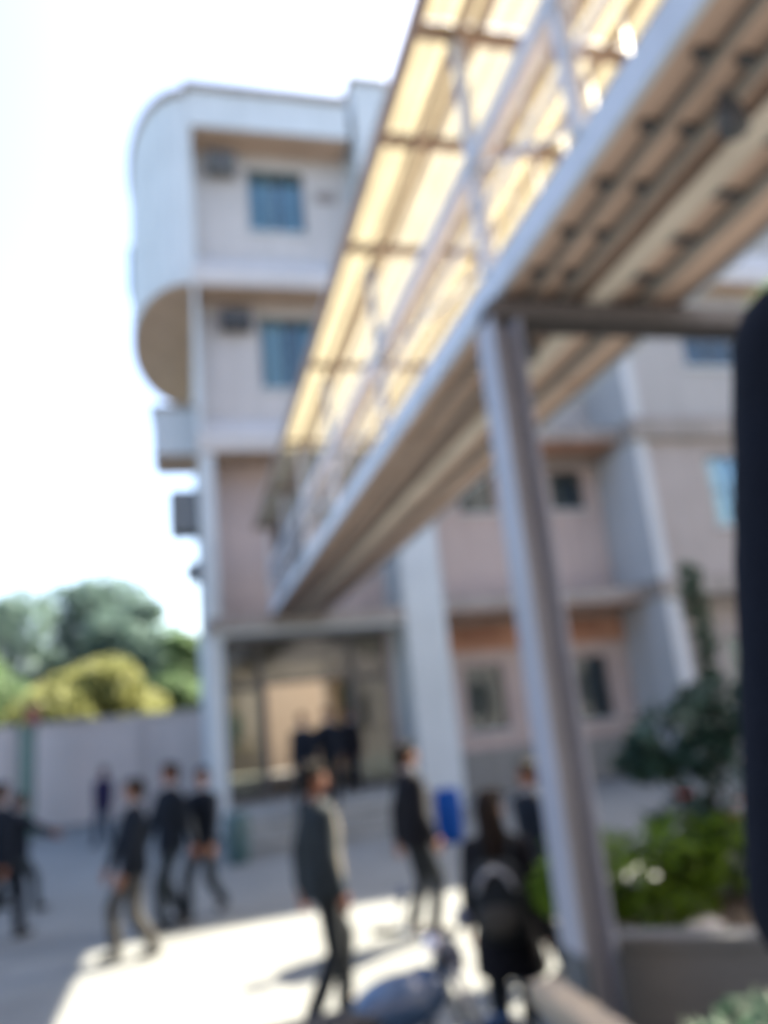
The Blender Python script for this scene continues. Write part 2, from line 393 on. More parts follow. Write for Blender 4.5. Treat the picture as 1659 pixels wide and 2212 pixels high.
# full-height piers
mb = MB(); mb.box(4.80, 5.76, YP - .05, YF - .003, 0, 19.0); part('pier', mb, 'wall_pale', B)
mb = MB(); mb.box(4.626, 5.79, YF - .001, YF + .25, 0, 18.9); part('pier_back', mb, 'wall_pale', B)
mb = MB(); mb.box(4.72, 5.84, YP - .12, YF + .3, 19.003, 19.15); part('coping', mb, 'ledge', B)
for dx, dy in ((.2, .2), (.75, .25), (.3, .8), (.72, .75)):
    m = MB(); m.tube((4.8 + dx, YP + dy, 19.14), (4.8 + dx + rng.uniform(-.03, .03), YP + dy, 19.75 + rng.uniform(-.1, .15)), .012, n=6); part('starter_bar', m, 'dark_iron', B)
# middle bay
MX0, MX1, MF = 5.80, 11.13, 18.4
gw = [(6.55, 7.6, 1.45, 3.0), (9.3, 10.5, 1.42, 3.0)]
uw = [(7.0, 8.0, 6.95, 8.0), (9.65, 10.65, 6.95, 8.05)]
wall('front_wall', MX0, MX1, 1.0, 4.42, MF, .25, gw, 'wall_pink')
mb = MB(); mb.box(MX0, MX1, MF - .05, MF + .25, 0, .997); part('plinth_wall', mb, 'dado', B)
wall('front_wall', MX0, MX1, 4.45, 8.27, MF, .25, uw, 'wall_pink')
wall('front_wall', MX0, MX1, 8.3, 12.52, MF, .25, [(6.8, 8.2, 10.2, 12.0)], 'wall_grey')
wall('front_wall', MX0, MX1, 12.55, 17.6, MF, .25, [(6.8, 8.2, 14.7, 16.6)], 'wall_grey')
for (a, b, c, d) in gw: window(a, b, c, d, MF, 3, 1, 'frame_metal')
for (a, b, c, d) in uw: window(a, b, c, d, MF, 2, 1, 'frame_metal')
window(6.8, 8.2, 10.2, 12.0, MF, 3, 1, 'frame_teal'); window(6.8, 8.2, 14.7, 16.6, MF, 3, 1, 'frame_teal')
for z in (4.05, 8.28):
    mb = MB(); mb.box(5.763, MX1, YP, MF - .004, z + .15, z + .5); part('ledge_band', mb, 'ledge', B)
    m = MB(); m.box(5.8, MX1 - .03, YP + .05, MF - .008, z + .115, z + .147); part('soffit', m, 'soffit_rust', B)
mb = MB(); mb.box(MX0 + .002, MX1 - .002, MF - .035, MF - .003, 3.35, 4.15); lb = part('lintel_band', mb, 'soffit_rust', B)
for x in (6.5, 9.25):
    mb = MB(); mb.box(x, x + 1.2, MF - .06, MF - .037, 3.55, 4.0); part('panel', mb, 'panel_rust', lb)
apron(12.55, 12.95, 13.9, 5.763, MX1, YP, MF)
mb = MB(); mb.box(5.763, 30, YP - .02, YF + .2, 17.12, 18.22); part('parapet', mb, 'wall_pale', B)
mb = MB(); mb.box(5.85, 30, YP - .12, YF + .3, 18.223, 18.42); part('coping', mb, 'ledge', B)
# right wing, stepped forward
WX0, WX1, WP, WF = 11.15, 30.0, 16.3, 17.0
mb = MB(); mb.box(WX0, WX0 + .35, WP, YF + .8, 0, 4.15); part('pier', mb, 'pier_paint', B)
mb = MB(); mb.box(WX0 + .002, WX0 + .3, WP + .05, YF + .8, 4.6, 8.2); part('pier', mb, 'pier_paint', B)
mb = MB(); mb.box(WX0 + .004, WX0 + .3, WP + .05, YF + .8, 8.75, 17.1); part('pier', mb, 'pier_paint', B)
mb = MB(); mb.box(WX0 - .06, WX1, WP - .08, YF + .3, 4.152, 4.597); part('ledge_band', mb, 'ledge', B)
mb = MB(); mb.box(WX0 - .06, WX1, WP - .08, YF + .3, 8.203, 8.747); part('ledge_band', mb, 'ledge', B)
gx = [13.1, 16.8, 20.4, 24.0]
ww0 = [(x, x + 1.7, 1.5, 3.1) for x in gx]; ww1 = [(x + .05, x + 1.75, 5.9, 7.75) for x in gx]; ww2 = [(x + .1, x + 2.6, 10.3, 12.0) for x in gx]; ww3 = [(x + .1, x + 2.6, 14.6, 16.5) for x in gx]
wall('front_wall', WX0 + .352, WX1, 0, 4.15, WF, .25, ww0, 'wall_wing_shade'); wall('front_wall', WX0 + .302, WX1, 4.6, 8.2, WP + .12, .25, ww1, 'wall_wing_shade')
wall('front_wall', WX0 + .302, WX1, 8.75, 12.52, WP + .12, .25, ww2, 'wall_wing_upper_shade'); wall('front_wall', WX0 + .302, WX1, 12.55, 17.1, WP + .12, .25, ww3, 'wall_wing_upper_shade')
for hs, y in ((ww0, WF), (ww1, WP + .12), (ww2, WP + .12), (ww3, WP + .12)):
    for (a, b, c, d) in hs: window(a, b, c, d, y, 3, 2 if hs is ww1 else 1, 'frame_metal', [(.05, .35, 0, 'curtain_white')] if hs is ww1 else None)
apron(12.55, 12.95, 13.9, WX0 - .03, WX1, WP - .5, WP + .11)
mb = MB(); mb.box(WX0 - .02, WX1, WP - .45, YF + .1, 17.13, 18.2); part('parapet', mb, 'wall_pale', B)
mb = MB(); mb.box(WX0 - .08, WX1, WP - .55, YF - .15, 18.223, 18.42); part('coping', mb, 'ledge', B)
mb = MB(); mb.box(WX1 + .002, WX1 + .3, WP, 27, 0, 18.1); part('side_wall', mb, 'wall_pale', B)
mb = MB(); mb.box(3.72, 4.3, YF - .05, YF + .0, 15.75, 16.05); part('vent_cover', mb, 'ledge', B)

# entrance glazing
E_ = root('entrance_screen', (2.6, YF, .5), 'dark metal glazed entrance screen with open doors under the canopy', 'entrance')
yy = YF + .02
def bar(x0, x1, z0, z1, nm='mullion'):
    m = MB(); m.box(x0, x1, yy, yy + .09, z0, z1); return part(nm, m, 'frame_metal', E_)
bar(.72, .80, .5, 4.0); bar(4.42, 4.5, .5, 4.0); bar(.802, 4.418, 3.88, 4.0, 'head_rail'); bar(1.42, 1.62, .5, 3.878); bar(3.55, 3.75, .5, 3.878)
bar(.802, 1.418, 2.86, 3.0, 'transom'); bar(1.622, 3.548, 2.95, 3.03, 'transom'); bar(3.752, 4.418, 2.86, 3.0, 'transom')
bar(.802, 1.418, .502, .65, 'bottom_rail'); bar(3.752, 4.418, .502, .65, 'bottom_rail')
bar(1.08, 1.14, .652, 2.858); bar(4.02, 4.08, .652, 2.858); bar(.802, 1.078, 1.35, 1.42, 'glazing_bar'); bar(1.142, 1.418, 1.35, 1.42, 'glazing_bar')
for (a, b, c, d) in ((.8, 1.42, 3.0, 3.88), (1.62, 3.55, 3.03, 3.88), (3.75, 4.42, 3.0, 3.88), (1.14, 1.42, .65, 2.86), (3.75, 4.02, .65, 2.86), (4.08, 4.42, .65, 2.86), (.8, 1.08, .65, 2.86)):
    m = MB(); m.box(a + .003, b - .003, yy + .04, yy + .05, c + .003, d - .003); part('pane', m, 'transom_glass' if c > 2.9 else 'door_glass', E_)
for (hx, sgn) in ((1.63, 1), (3.54, -1)):                     # door leaves swung inwards
    m = MB(); y0, y1 = yy + .1, yy + 1.0; x0, x1 = hx - .025, hx + .025
    m.box(x0, x1, y0, y0 + .1, .51, 2.92); m.box(x0, x1, y1 - .1, y1, .51, 2.92); m.box(x0, x1, y0 + .1, y1 - .1, .51, .75); m.box(x0, x1, y0 + .1, y1 - .1, 2.8, 2.92); m.box(x0, x1, y0 + .1, y1 - .1, 1.3, 1.4)
    d = part('door', m, 'frame_metal', E_)
    m = MB(); m.box(hx - .005, hx + .005, y0 + .09, y1 - .09, .75, 2.8); part('pane', m, 'door_glass', d)
    m = MB(); m.tube((hx + sgn * .06, y1 - .14, 1.1), (hx + sgn * .06, y1 - .14, 1.6), .014); part('handle', m, 'steel_grey', d)
# landing and steps
mb = MB(); mb.box(.62, 4.76, 14.9, YF + .018, 0, .495); mb.box(.6, 4.77, 14.55, 14.897, 0, .33); mb.box(.58, 4.78, 14.2, 14.547, 0, .165)
part('entrance_steps', mb, 'dado', label='low grey concrete steps and landing in front of the glazed entrance', cat='steps')
# warm wall seen through the passage, in an open court added for daylight
mb = MB(); mb.box(.9, 14, 33, 33.3, 0, 6.0); mb.box(.85, 14.05, 32.92, 33.38, 6.003, 6.15)
part('added_court_wall', mb, 'lobby', label='warm beige wall of the added open court seen through the open entrance passage', cat='wall')

# air conditioners
def ac(loc, sx, sy, sz, label, dark=False, face='y', group=None):
    r = root('air_conditioner', loc, label, 'air conditioner', group)
    m = MB(); m.box(-sx / 2, sx / 2, -sy, 0, 0, sz); bevel(part('casing', m, 'ac_dark' if dark else 'ac_body', r, world=False), .015)
    n = 6
    for i in range(n):
        z = sz * (.18 + .64 * i / (n - 1)); g = MB()
        if face == 'y': g.box(-sx * .42, sx * .42, -sy - .014, -sy - .002, z - .02, z + .012)
        else: g.box(-sx / 2 - .014, -sx / 2 - .002, -sy * .9, -sy * .1, z - .02, z + .012)
        part('slat', g, 'ac_dark' if not dark else 'frame_metal', r, world=False)
    for s in (-1, 1):
        g = MB(); g.box(s * sx * .35 - .02, s * sx * .35 + .02, -sy, -.01, -.05, -.002); part('bracket', g, 'dark_iron', r, world=False)
ac((1.22, YF - .004, 16.3), .72, .4, .55, 'pale grey air conditioner high on the wall beside the top storey window')
ac((1.4, YF - .004, 11.75), .75, .35, .5, 'dark air conditioner under the lower soffit beside the white curtained window', dark=True)
ac((-.02, 19.4, 6.75), .7, .9, 1.05, 'large brownish grey outdoor unit on the left flank under the box bay', face='x')
ac((.16, 18.9, 5.55), .35, .6, .4, 'small grey outdoor unit low on the left flank wall', face='x')

# unseen block added behind the camera to cut sky light on the yard
OB = root('unseen_shade_block', (4, -6, 0), 'plain unseen block added behind the camera to cut sky light', 'building')
m = MB(); m.box(-16, 30, -12, -4.0, 0, 15.5); part('unseen_block_wall', m, 'wall_pink', OB)
for zz in (1.5, 5.8, 9.8, 13.0):
    for i in range(12):
        x = -14.5 + i * 3.6
        m = MB(); m.box(x, x + 1.8, -3.99, -3.93, zz, zz + 1.7); part('window', m, 'ac_dark', OB)  # plain dark windows of the added unseen block
m = MB(); m.box(-16.2, 30.2, -12.2, -3.8, 15.503, 15.8); part('coping', m, 'ledge', OB)  # coping of the added unseen block

# ------------------------------------------------------------------ boundary wall, gate post, trees
mb = MB(); mb.box(-40, TX0 - .004, 23.3, 23.55, 0, 2.62)
bw = part('boundary_wall', mb, 'boundary', label='long plain mauve grey boundary wall behind the yard, trees above it', cat='wall')
m = MB(); m.box(-40, TX0 - .006, 23.24, 23.61, 2.622, 2.7); part('coping', m, 'boundary', bw)
for i in range(12):
    x = -38 + i * 3.3
    m = MB(); m.box(x, x + .3, 23.22, 23.298, 0, 2.615); part('buttress', m, 'boundary', bw)
g = root('gate_post', (-4.0, 21.6, 0), 'green painted gate post with dark red lamp box on top', 'post')
m = MB(); m.box(-.17, .17, -.17, .17, 0, 2.55); m.box(-.22, .22, -.22, .22, 0, .25); m.box(-.2, .2, -.2, .2, 2.55, 2.65); bevel(part('shaft', m, 'green_paint', g, world=False), .015)
m = MB(); m.box(.0, .26, -.12, .12, 2.66, 2.98); m.prism([(-.04, 2.985), (.3, 2.985), (.13, 3.12)], -.15, .15, 'y'); bevel(part('lamp_box', m, 'red_paint', g, world=False), .01)

def leaves(mbs, centers, n, size, spread, r, flat=.6):
    """n small folded leaf quads spread through ellipsoid clumps"""
    V, Fc = mbs.v, mbs.f
    for _ in range(n):
        c, rad = r.choice(centers)
        while True:
            p = Vector((r.uniform(-1, 1), r.uniform(-1, 1), r.uniform(-1, 1)))
            if p.length_squared <= 1: break
        if r.random() < .75: p = p.normalized() * (p.length ** .35)
        q = Vector(c) + Vector((p.x * rad[0], p.y * rad[1], p.z * rad[2]))
        s = size * r.uniform(.6, 1.35)
        a = Vector((r.gauss(0, 1), r.gauss(0, 1), r.gauss(0, .6))).normalized(); b = a.cross(Vector((r.gauss(0, .5), r.gauss(0, .5), 1))).normalized()
        o = len(V); nn = a.cross(b) * s * .12
        V += [tuple(q - a * s), tuple(q - b * s * .42 + nn), tuple(q + a * s), tuple(q + b * s * .42 + nn)]
        Fc.append((o, o + 1, o + 2, o + 3))
def leaf_part(name, centers, n, size, mt, parent, seed, **k):
    r = random.Random(seed); m = MB(); leaves(m, centers, n, size, 0, r)
    me = bpy.data.meshes.new(name); me.from_pydata(m.v, [], m.f); me.materials.append(MATS[mt])
    return link(name, me, parent, **k)

def tree(x, y, h, rx, mt, seed, label, low=.14, n=13000, size=.21, group=None):
    r = random.Random(seed)
    t = root('tree', (x, y, 0), label, 'tree', group)
    m = MB(); pts = [(0, 0, 0), (r.uniform(-.1, .1), 0, h * .25), (r.uniform(-.2, .2), r.uniform(-.2, .2), h * .5), (r.uniform(-.3, .3), 0, h * .8)]
    m.path(pts, lambda u: .03 * h * (1 - u * .75), 9)
    cl = []
    for i in range(18):
        a = 2 * math.pi * i / 18 * 2.6 + r.uniform(-.3, .3); hh = r.uniform(low, .92); k = rx * math.sqrt(max(.1, 1 - ((hh - .5) / .55) ** 2)) * r.uniform(.45, .75)
        c = (math.cos(a) * k, math.sin(a) * k, hh * h); rr = rx * r.uniform(.38, .58)
        cl.append((c, (rr, rr, rr * r.uniform(.7, 1.0))))
        b0 = Vector((0, 0, h * (low + .1 + .3 * r.random())))
        if b0.z > c[2]: b0.z = c[2] * .8
        m.path([b0, b0.lerp(Vector(c), .55) + Vector((0, 0, .1)), c], lambda u: .010 * h * (1 - .8 * u), 6)
    cl.append(((0, 0, h * .93), (rx * .4, rx * .4, h * .08))); cl.append(((0, 0, h * .6), (rx * .55, rx * .55, h * .25)))
    part('trunk', m, 'bark', t, world=False, smooth=True)
    leaf_part('crown', cl, n, size, mt, t, seed + 1)
tree(-8.4, 38, 8.6, 3.3, 'leaf_hazy', 11, 'rounded grey green tree above the boundary wall beside the tallest tree', group='trees behind the boundary wall')
tree(-4.9, 41, 9.8, 3.2, 'leaf_hazy', 12, 'tallest blue green tree rising behind the yellow green tree', group='trees behind the boundary wall')
tree(-2.0, 38, 8.3, 2.5, 'leaf_hazy', 13, 'slim dark green tree between the tallest tree and the school flank', group='trees behind the boundary wall')
tree(-.3, 33, 6.0, 2.0, 'leaf_mid', 14, 'low mid green tree tight against the school flank behind the wall', group='trees behind the boundary wall')
tree(-3.7, 29.5, 4.5, 2.6, 'leaf_yellow', 19, 'low broad yellow green tree just behind the boundary wall', low=.3, group='trees behind the boundary wall')
tree(-7.6, 30, 5.7, 2.3, 'leaf_mid', 16, 'loose mid green tree behind the wall near the gate post', group='trees behind the boundary wall')
tree(-12.5, 36, 9.0, 2.8, 'leaf_hazy', 17, 'far grey green tree behind the wall past the gate post', group='trees behind the boundary wall')

# ------------------------------------------------------------------ the covered footbridge
BX0, BX1, BY0, BY1 = 1.74, 3.02, -3.0, YP - .12
G = root('covered_footbridge', (2.4, 3.7, 0), 'steel footbridge with pale blue girders and yellow translucent roof leading to the school', 'footbridge')
def channel(x, sgn, nm):                                      # C-section edge girder
    m = MB(); t = .012; z0, z1 = 4.36, 4.535; fl = .04 * sgn
    m.prism([(x, z0), (x + fl, z0), (x + fl, z0 + t), (x + t * sgn, z0 + t), (x + t * sgn, z1 - t), (x + fl, z1 - t), (x + fl, z1), (x, z1)], BY0, BY1, 'y')
    return part(nm, m, 'steel_blue', G)
channel(BX0, 1, 'girder'); channel(BX1, -1, 'girder')
m = MB(); m.box(BX0 + .013, BX1 - .013, BY0, BY1, 4.41, 4.45); part('deck_plate', m, 'deck_under', G)
for x, w, z0, mt_ in ((1.97, .018, 4.365, 'steel_grey'), (2.17, .025, 4.365, 'steel_grey'), (2.37, .075, 4.335, 'stringer_pale'), (2.70, .04, 4.365, 'steel_grey')):
    m = MB(); m.box(x - w, x + w, BY0, BY1, z0, z0 + .012); m.box(x - .008, x + .008, BY0, BY1, z0 + .012, 4.409); part('stringer', m, mt_, G)
y = BY0 + .2; cm = None
while y < BY1 - .1:
    if cm is None:
        cm = []
        for (a_, b_) in ((1.885, 1.95), (2.075, 2.144), (2.46, 2.655)):
            c = MB(); c.box(a_, b_, -.02, .02, 4.372, 4.408); cm.append(c.mesh('cleat', 'dark_iron'))
        c = MB(); c.box(BX0 + .014, BX1 - .014, -.02, .02, 4.385, 4.408); cf = c.mesh('cross_member', 'deck_under')
    near = y < 3.5
    for me_ in (cm if near else [cf]):
        o = link('cleat' if near else 'cross_member', me_, G); o.location = Vector((0, y, 0)) - G.location
    y += .365 if near else 1.1
# posts, handrail, mid rail, top chord
def rail(x, z, r, nm, mt='steel_blue'):
    m = MB(); m.box(x - r, x + r, BY0, BY1, z - r, z + r); part(nm, m, mt, G)
ZR = 6.28
posts = [-2.9, .2, 1.45, 2.55, 3.68, 6.2, 8.7, 11.2, 13.7, 16.5]
for x in (BX0 + .02, BX1 - .02):
    rail(x, 5.28, .05, 'handrail'); rail(x, 4.93, .014, 'mid_rail'); rail(x, ZR - .06, .03, 'top_chord', 'steel_brown')
    for y in posts:
        tall = y not in (1.45, 2.55)
        m = MB(); m.box(x - .034, x + .034, y - .034, y + .034, 4.536, (ZR - .092 if tall else 5.228)); part('post', m, 'steel_blue', G)
    for a, b in zip(posts[3:-1], posts[4:]):
        m = MB(); m.tube((x + .001, a + .03, 4.6), (x + .001, b - .03, 5.23), .012, n=6); part('diagonal', m, 'steel_blue', G)
# balusters (too fine to pick apart one by one)
for x in (BX0 + .02, BX1 - .02):
    m = MB(); y = BY0 + .1
    while y < BY1 - .05:
        m.tube((x, y, 4.536), (x, y, 5.229), .005, n=5); y += .28
    part('balusters', m, 'steel_blue', G, kind='stuff')
# roof frame
RX0, RX1, RY1 = 1.50, 3.22, YP - .2
raft = [-2.6, -1.2, .2, 1.45, 2.62, 3.7, 4.66, 6.05, 8.5, 11.2, 13.7, 16.5]
for y in raft:
    m = MB(); m.box(RX0 + .036, RX1 - .036, y - .04, y + .04, ZR - .028, ZR + .035); part('rafter', m, 'steel_brown', G)
for x in (1.93, 2.52, 2.88):
    m = MB(); m.box(x - .032, x + .032, BY0, RY1, ZR + .037, ZR + .085); part('purlin', m, 'steel_brown', G)
for x in (RX0, RX1):
    m = MB(); m.box(x - .035, x + .035, BY0, RY1, ZR - .03, ZR + .09); part('eave_beam', m, 'steel_brown', G)
def sheet(x0, x1, y0, y1, mt):
    m = MB(); n = max(8, int((x1 - x0) / .03)); v = []
    for i in range(n + 1):
        x = x0 + (x1 - x0) * i / n; z = ZR + .102 + .012 * math.sin(x * 2 * math.pi / .076 * .5)
        v += [(x, y0, z), (x, y1, z)]
    m.add(v, [(2 * i, 2 * i + 2, 2 * i + 3, 2 * i + 1) for i in range(n)])
    part('roof_sheet', m, mt, G)
for a, b in zip([BY0] + raft, raft + [RY1]):
    for (x0, x1, mt) in ((RX0 - .03, 1.93, 'sheet_yellow'), (1.932, 2.52, 'sheet_clear'), (2.522, RX1 + .03, 'sheet_yellow')):
        sheet(x0, x1, a + .004, b - .004, mt)
# columns: I-sections with base plates, and cross beam
def column(x, y, zt=4.219, base=0.0):
    m = MB(); h = .115; d = .088; t = .016
    m.box(x - d, x - d + t, y - h, y + h, base + .02, zt); m.box(x + d - t, x + d, y - h, y + h, base + .02, zt); m.box(x - d + t, x + d - t, y - .008, y + .008, base + .02, zt)
    c = part('column', m, 'column_paint', G)
    m = MB(); m.box(x - .22, x + .22, y - .2, y + .2, base, base + .019); part('base_plate', m, 'steel_grey', c)
    m = MB(); m.box(x - d - .004, x - d - .001, y - h - .004, y + h + .004, base + .02, .98); m.box(x + d + .001, x + d + .004, y - h - .004, y + h + .004, base + .02, .98)
    m.box(x - d - .004, x - d + t + .004, y - h - .004, y - h - .001, base + .02, .98); m.box(x + d - t - .004, x + d + .004, y - h - .004, y - h - .001, base + .02, .98)
    part('dark_foot', m, 'foot_dark', c)  # foot of the column, darker than the shaft
for y in (3.7, -2.7):
    column(1.775, y); column(3.52, y)
    m = MB(); m.box(1.70, 3.66, y - .1, y - .088, 4.22, 4.334); m.box(1.70, 3.66, y + .088, y + .1, 4.22, 4.334); m.box(1.70, 3.66, y - .087, y + .087, 4.32, 4.333)
    part('cross_beam', m, 'steel_dark', G)
# lamps hung under the deck
def deck_lamp(x, y, label, rz):
    r = root('deck_lamp', (x, y, 4.335), label, 'lamp', 'lamps under the footbridge', rz); r.scale = (1.25, 1.25, 1.0)
    m = MB(); m.box(-.03, .03, -.012, .012, -.06, 0); part('bracket', m, 'dark_iron', r, world=False)
    m = MB(); m.lathe([(.018, -.05), (.035, -.06), (.042, -.10), (.046, -.17), (.04, -.175)], n=16); part('housing', m, 'dark_iron', r, world=False, smooth=True)
    m = MB(); m.lathe([(.037, -.1755), (.03, -.184), (.012, -.19)], n=14); part('lens', m, 'ac_dark', r, world=False, smooth=True)
deck_lamp(2.09, 2.06, 'dark lamp hanging under the footbridge deck on the near side of the cross beam', .4)
deck_lamp(2.10, 4.0, 'dark lamp hanging under the footbridge deck just behind the cross beam', .2)

# ------------------------------------------------------------------ bins
def bin_(name, x, y, z, r, h, mt, label):
    t = root(name, (x, y, z), label, 'bin')
    m = MB(); m.lathe([(r * .82, 0), (r * .86, .02), (r, h * .35), (r, h * .8), (r * .93, h * .9)], n=24); part('drum', m, mt, t, world=False, smooth=True)
    for hz in (.3, .62):
        m = MB(); m.lathe([(r * 1.0, h * hz - .015), (r * 1.035, h * hz - .008), (r * 1.035, h * hz + .008), (r * 1.0, h * hz + .015)], n=24); part('hoop', m, mt, t, world=False, smooth=True)
    m = MB(); m.lathe([(r * .97, h * .9), (r * .97, h * .94), (r * .7, h * .99), (r * .1, h)], n=24); part('lid', m, mt, t, world=False, smooth=True)
bin_('drum_bin', 4.0, 12.75, 0, .215, .82, 'blue_plastic', 'bright blue plastic drum standing on the yard before the pier')
bin_('dust_bin', .66, 13.6, 0, .2, .78, 'teal_plastic', 'dark teal dust bin at the left corner of the entrance steps')

# ------------------------------------------------------------------ people
def blob(name, mb, mt, voxel, sm=2, parent=None):
    me0 = bpy.data.meshes.new('tmp'); me0.from_pydata(mb.v, [], mb.f)
    bm = bmesh.new(); bm.from_mesh(me0); bmesh.ops.recalc_face_normals(bm, faces=bm.faces); bm.to_mesh(me0); bm.free()
    o = bpy.data.objects.new('tmp', me0); COL.objects.link(o)
    r = o.modifiers.new('r', 'REMESH'); r.mode = 'VOXEL'; r.voxel_size = voxel; r.use_smooth_shade = True
    s = o.modifiers.new('s', 'SMOOTH'); s.factor = .5; s.iterations = sm
    dg = bpy.context.evaluated_depsgraph_get(); dg.update()
    me = bpy.data.meshes.new_from_object(o.evaluated_get(dg)); me.name = name
    bpy.data.objects.remove(o); bpy.data.meshes.remove(me0)
    me.materials.clear(); me.materials.append(MATS[mt] if isinstance(mt, str) else mt)
    return link(name, me, parent)
def ik(a, b, l1, l2, pole):
    a, b = Vector(a), Vector(b); d = b - a; L = min(d.length, (l1 + l2) * .999); u = d.normalized()
    x = (l1 * l1 - l2 * l2 + L * L) / (2 * L); h = math.sqrt(max(0, l1 * l1 - x * x))
    p = Vector(pole) - u * Vector(pole).dot(u); p.normalize()
    return a + u * x + p * h, a + u * L
for nm, c in (('cloth_navy', (.006, .0095, .017)), ('cloth_midnight', (.002, .004, .010)), ('cloth_black', (.005, .0055, .009)), ('cloth_charcoal', (.012, .015, .019)), ('cloth_slate', (.016, .022, .028)),
              ('cloth_grey', (.045, .044, .042)), ('cloth_khaki', (.12, .11, .095)), ('cloth_purple', (.016, .014, .045)), ('cloth_jeans', (.028, .045, .075)), ('cloth_white', (.25, .26, .30)), ('cloth_maroon', (.12, .04, .05))):
    mat(nm, c, .92, .18, 9, .25, 120, spec=.15)
for nm, c in (('skin_a', (.19, .085, .05)), ('skin_b', (.14, .055, .035)), ('skin_c', (.22, .11, .075))):
    mat(nm, c, .55, .06, 14, .05, 150, spec=.35)
mat('hair_black', (.007, .006, .006), .8, .3, 30, .4, 160, spec=.15); mat('hair_brown', (.010, .006, .005), .8, .3, 30, .4, 160, spec=.15)
mat('shoe_black', (.012, .012, .013), .4, .1); mat('eye_dark', (.02, .015, .012), .3, .1, bump=0); mat('lip', (.22, .09, .08), .5, .1, bump=0)

def person(loc, face, h, label, jacket='cloth_navy', trousers='cloth_charcoal', skin='skin_a', hair='hair_black', stride=.0, lead=1, arms=(None, None),
           head=0., hair_long=False, jlen=.80, front=None, lean=0., long_coat=False, nod=0., coll=True, vox=.015, kn=.0):
    """face: world heading in degrees (0 = +Y, 90 = +X); arms: wrist targets (x, y, z) in the body's own frame for left, right"""
    s = h / 1.75
    S = lambda p: Vector(p) * s
    body = MB(); jk = MB(); tr = MB()
    hipz = .90 - abs(stride) * .09
    lean_v = lambda p: Vector((p[0], p[1] + (p[2] - .95) * lean if p[2] > .95 else p[1], p[2]))
    dz = hipz - .90
    hips = {}; feet = []
    for sx in (-1, 1):
        fy = stride / 2 * (1 if sx == lead else -1)
        lift = .05 if (fy < 0 and abs(stride) > .4) else 0
        hp = Vector((sx * .085, 0, hipz)); an = Vector((sx * .095, fy, .085 + lift))
        knee, an = ik(hp, an, .425, .415, (sx * .05, 1, 0))
        body.cap(S(hp), S(knee), .07 * s, .05 * s); body.cap(S(knee), S(an), .047 * s, .033 * s); body.cap(S(an), S(an + Vector((sx * .01, .11, -.045))), .03 * s, .02 * s)
        tr.cap(S(hp), S(knee), .094 * s, .073 * s); tr.cap(S(knee), S(an + Vector((0, -.004, -.0))), .071 * s, .064 * s)
        sh = MB(); f = an
        sh.cap(S(f + Vector((0, -.03, -.04))), S(f + Vector((sx * .015, .15, -.05))), .048 * s, .041 * s); sh.cap(S(f + Vector((0, -.01, -.02))), S(f + Vector((0, 0, .02))), .045 * s, .042 * s)
        feet.append((sh, f))
    body.loft([(0, 0, (hipz - .1) * s, .10 * s, .07 * s), (0, 0, (hipz + .02) * s, .145 * s, .10 * s), (0, 0, 1.06 * s, .125 * s, .09 * s), (0, .09 * lean * s, 1.28 * s, .15 * s, .105 * s), (0, .45 * lean * s, 1.44 * s, .11 * s, .07 * s)])
    tr.loft([(0, 0, (hipz - .10) * s, .11 * s, .085 * s), (0, 0, (hipz - .04) * s, .162 * s, .115 * s), (0, 0, (hipz + .06) * s, .163 * s, .116 * s), (0, 0, (hipz + .16) * s, .14 * s, .10 * s)])
    L = lambda z: (z - .95) * lean
    if long_coat:
        jr = [(0, -.01, .62, .21, .15), (0, 0, .80, .205, .145)]
    else:
        jr = [(0, 0, jlen, .182, .132)]
    jr += [(0, 0, .93, .182, .13), (0, L(1.08), 1.08, .168, .118), (0, L(1.25), 1.25, .186, .126), (0, L(1.36), 1.36, .188, .114), (0, L(1.42), 1.42, .160, .090), (0, L(1.46), 1.46, .115, .074), (0, L(1.49) - .005, 1.49, .070, .062)]
    jk.loft([(cx * s, cy * s, z * s, rx * 1.07 * s, ry * 1.12 * s) for (cx, cy, z, rx, ry) in jr], 24)
    for k, sx in enumerate((-1, 1)):
        shd = Vector((sx * .172, L(1.40), 1.385))
        wr = arms[k] if arms[k] else (sx * .26, .03 + (-.16 if (sx == lead and stride) else (.16 if stride else 0)), .86)
        el, wr = ik(shd, Vector(wr), .285, .255, (sx * .45, -1, -.1))
        jk.cap(S(shd), S(el), .072 * s, .063 * s); jk.cap(S(el), S(wr), .062 * s, .050 * s)
        body.cap(S(shd), S(el), .05 * s, .038 * s); body.cap(S(el), S(wr), .037 * s, .026 * s)
        d = (wr - el).normalized(); sd = Vector((sx, 0, 0)); sd = (sd - d * sd.dot(d)).normalized(); fr = d.cross(sd) * sx
        fr = fr if fr.y > 0 else -fr
        # palm lies in the plane (d, fr); thumb leaves the forward side
        pc = wr + d * .055
        body.cap(S(wr), S(wr + d * .04), .024 * s, .026 * s)
        for q in (-.024, -.008, .008, .024):
            body.cap(S(wr + d * .03 + fr * q * .8), S(wr + d * .095 + fr * q), .015 * s, .012 * s)
            fl = .07 + .012 * (1 - abs(q - .005) / .03)
            k1 = wr + d * .095 + fr * q * 1.1; k2 = k1 + d * fl * .55 - sd * .012; k3 = k2 + d * fl * .40 - sd * .022
            body.cap(S(k1), S(k2), .0095 * s, .0088 * s); body.cap(S(k2), S(k3), .0088 * s, .0075 * s)
        t1 = wr + d * .035 + fr * .022; t2 = t1 + d * .035 + fr * .028 - sd * .008; t3 = t2 + d * .032 + fr * .006 - sd * .006
        body.cap(S(t1), S(t2), .013 * s, .0105 * s); body.cap(S(t2), S(t3), .0105 * s, .0085 * s)
    # head
    nk = Vector((0, L(1.48) - .01, 1.47)); rot = Matrix.Rotation(-R(head), 3, 'Z') @ Matrix.Rotation(-R(nod), 3, 'X')
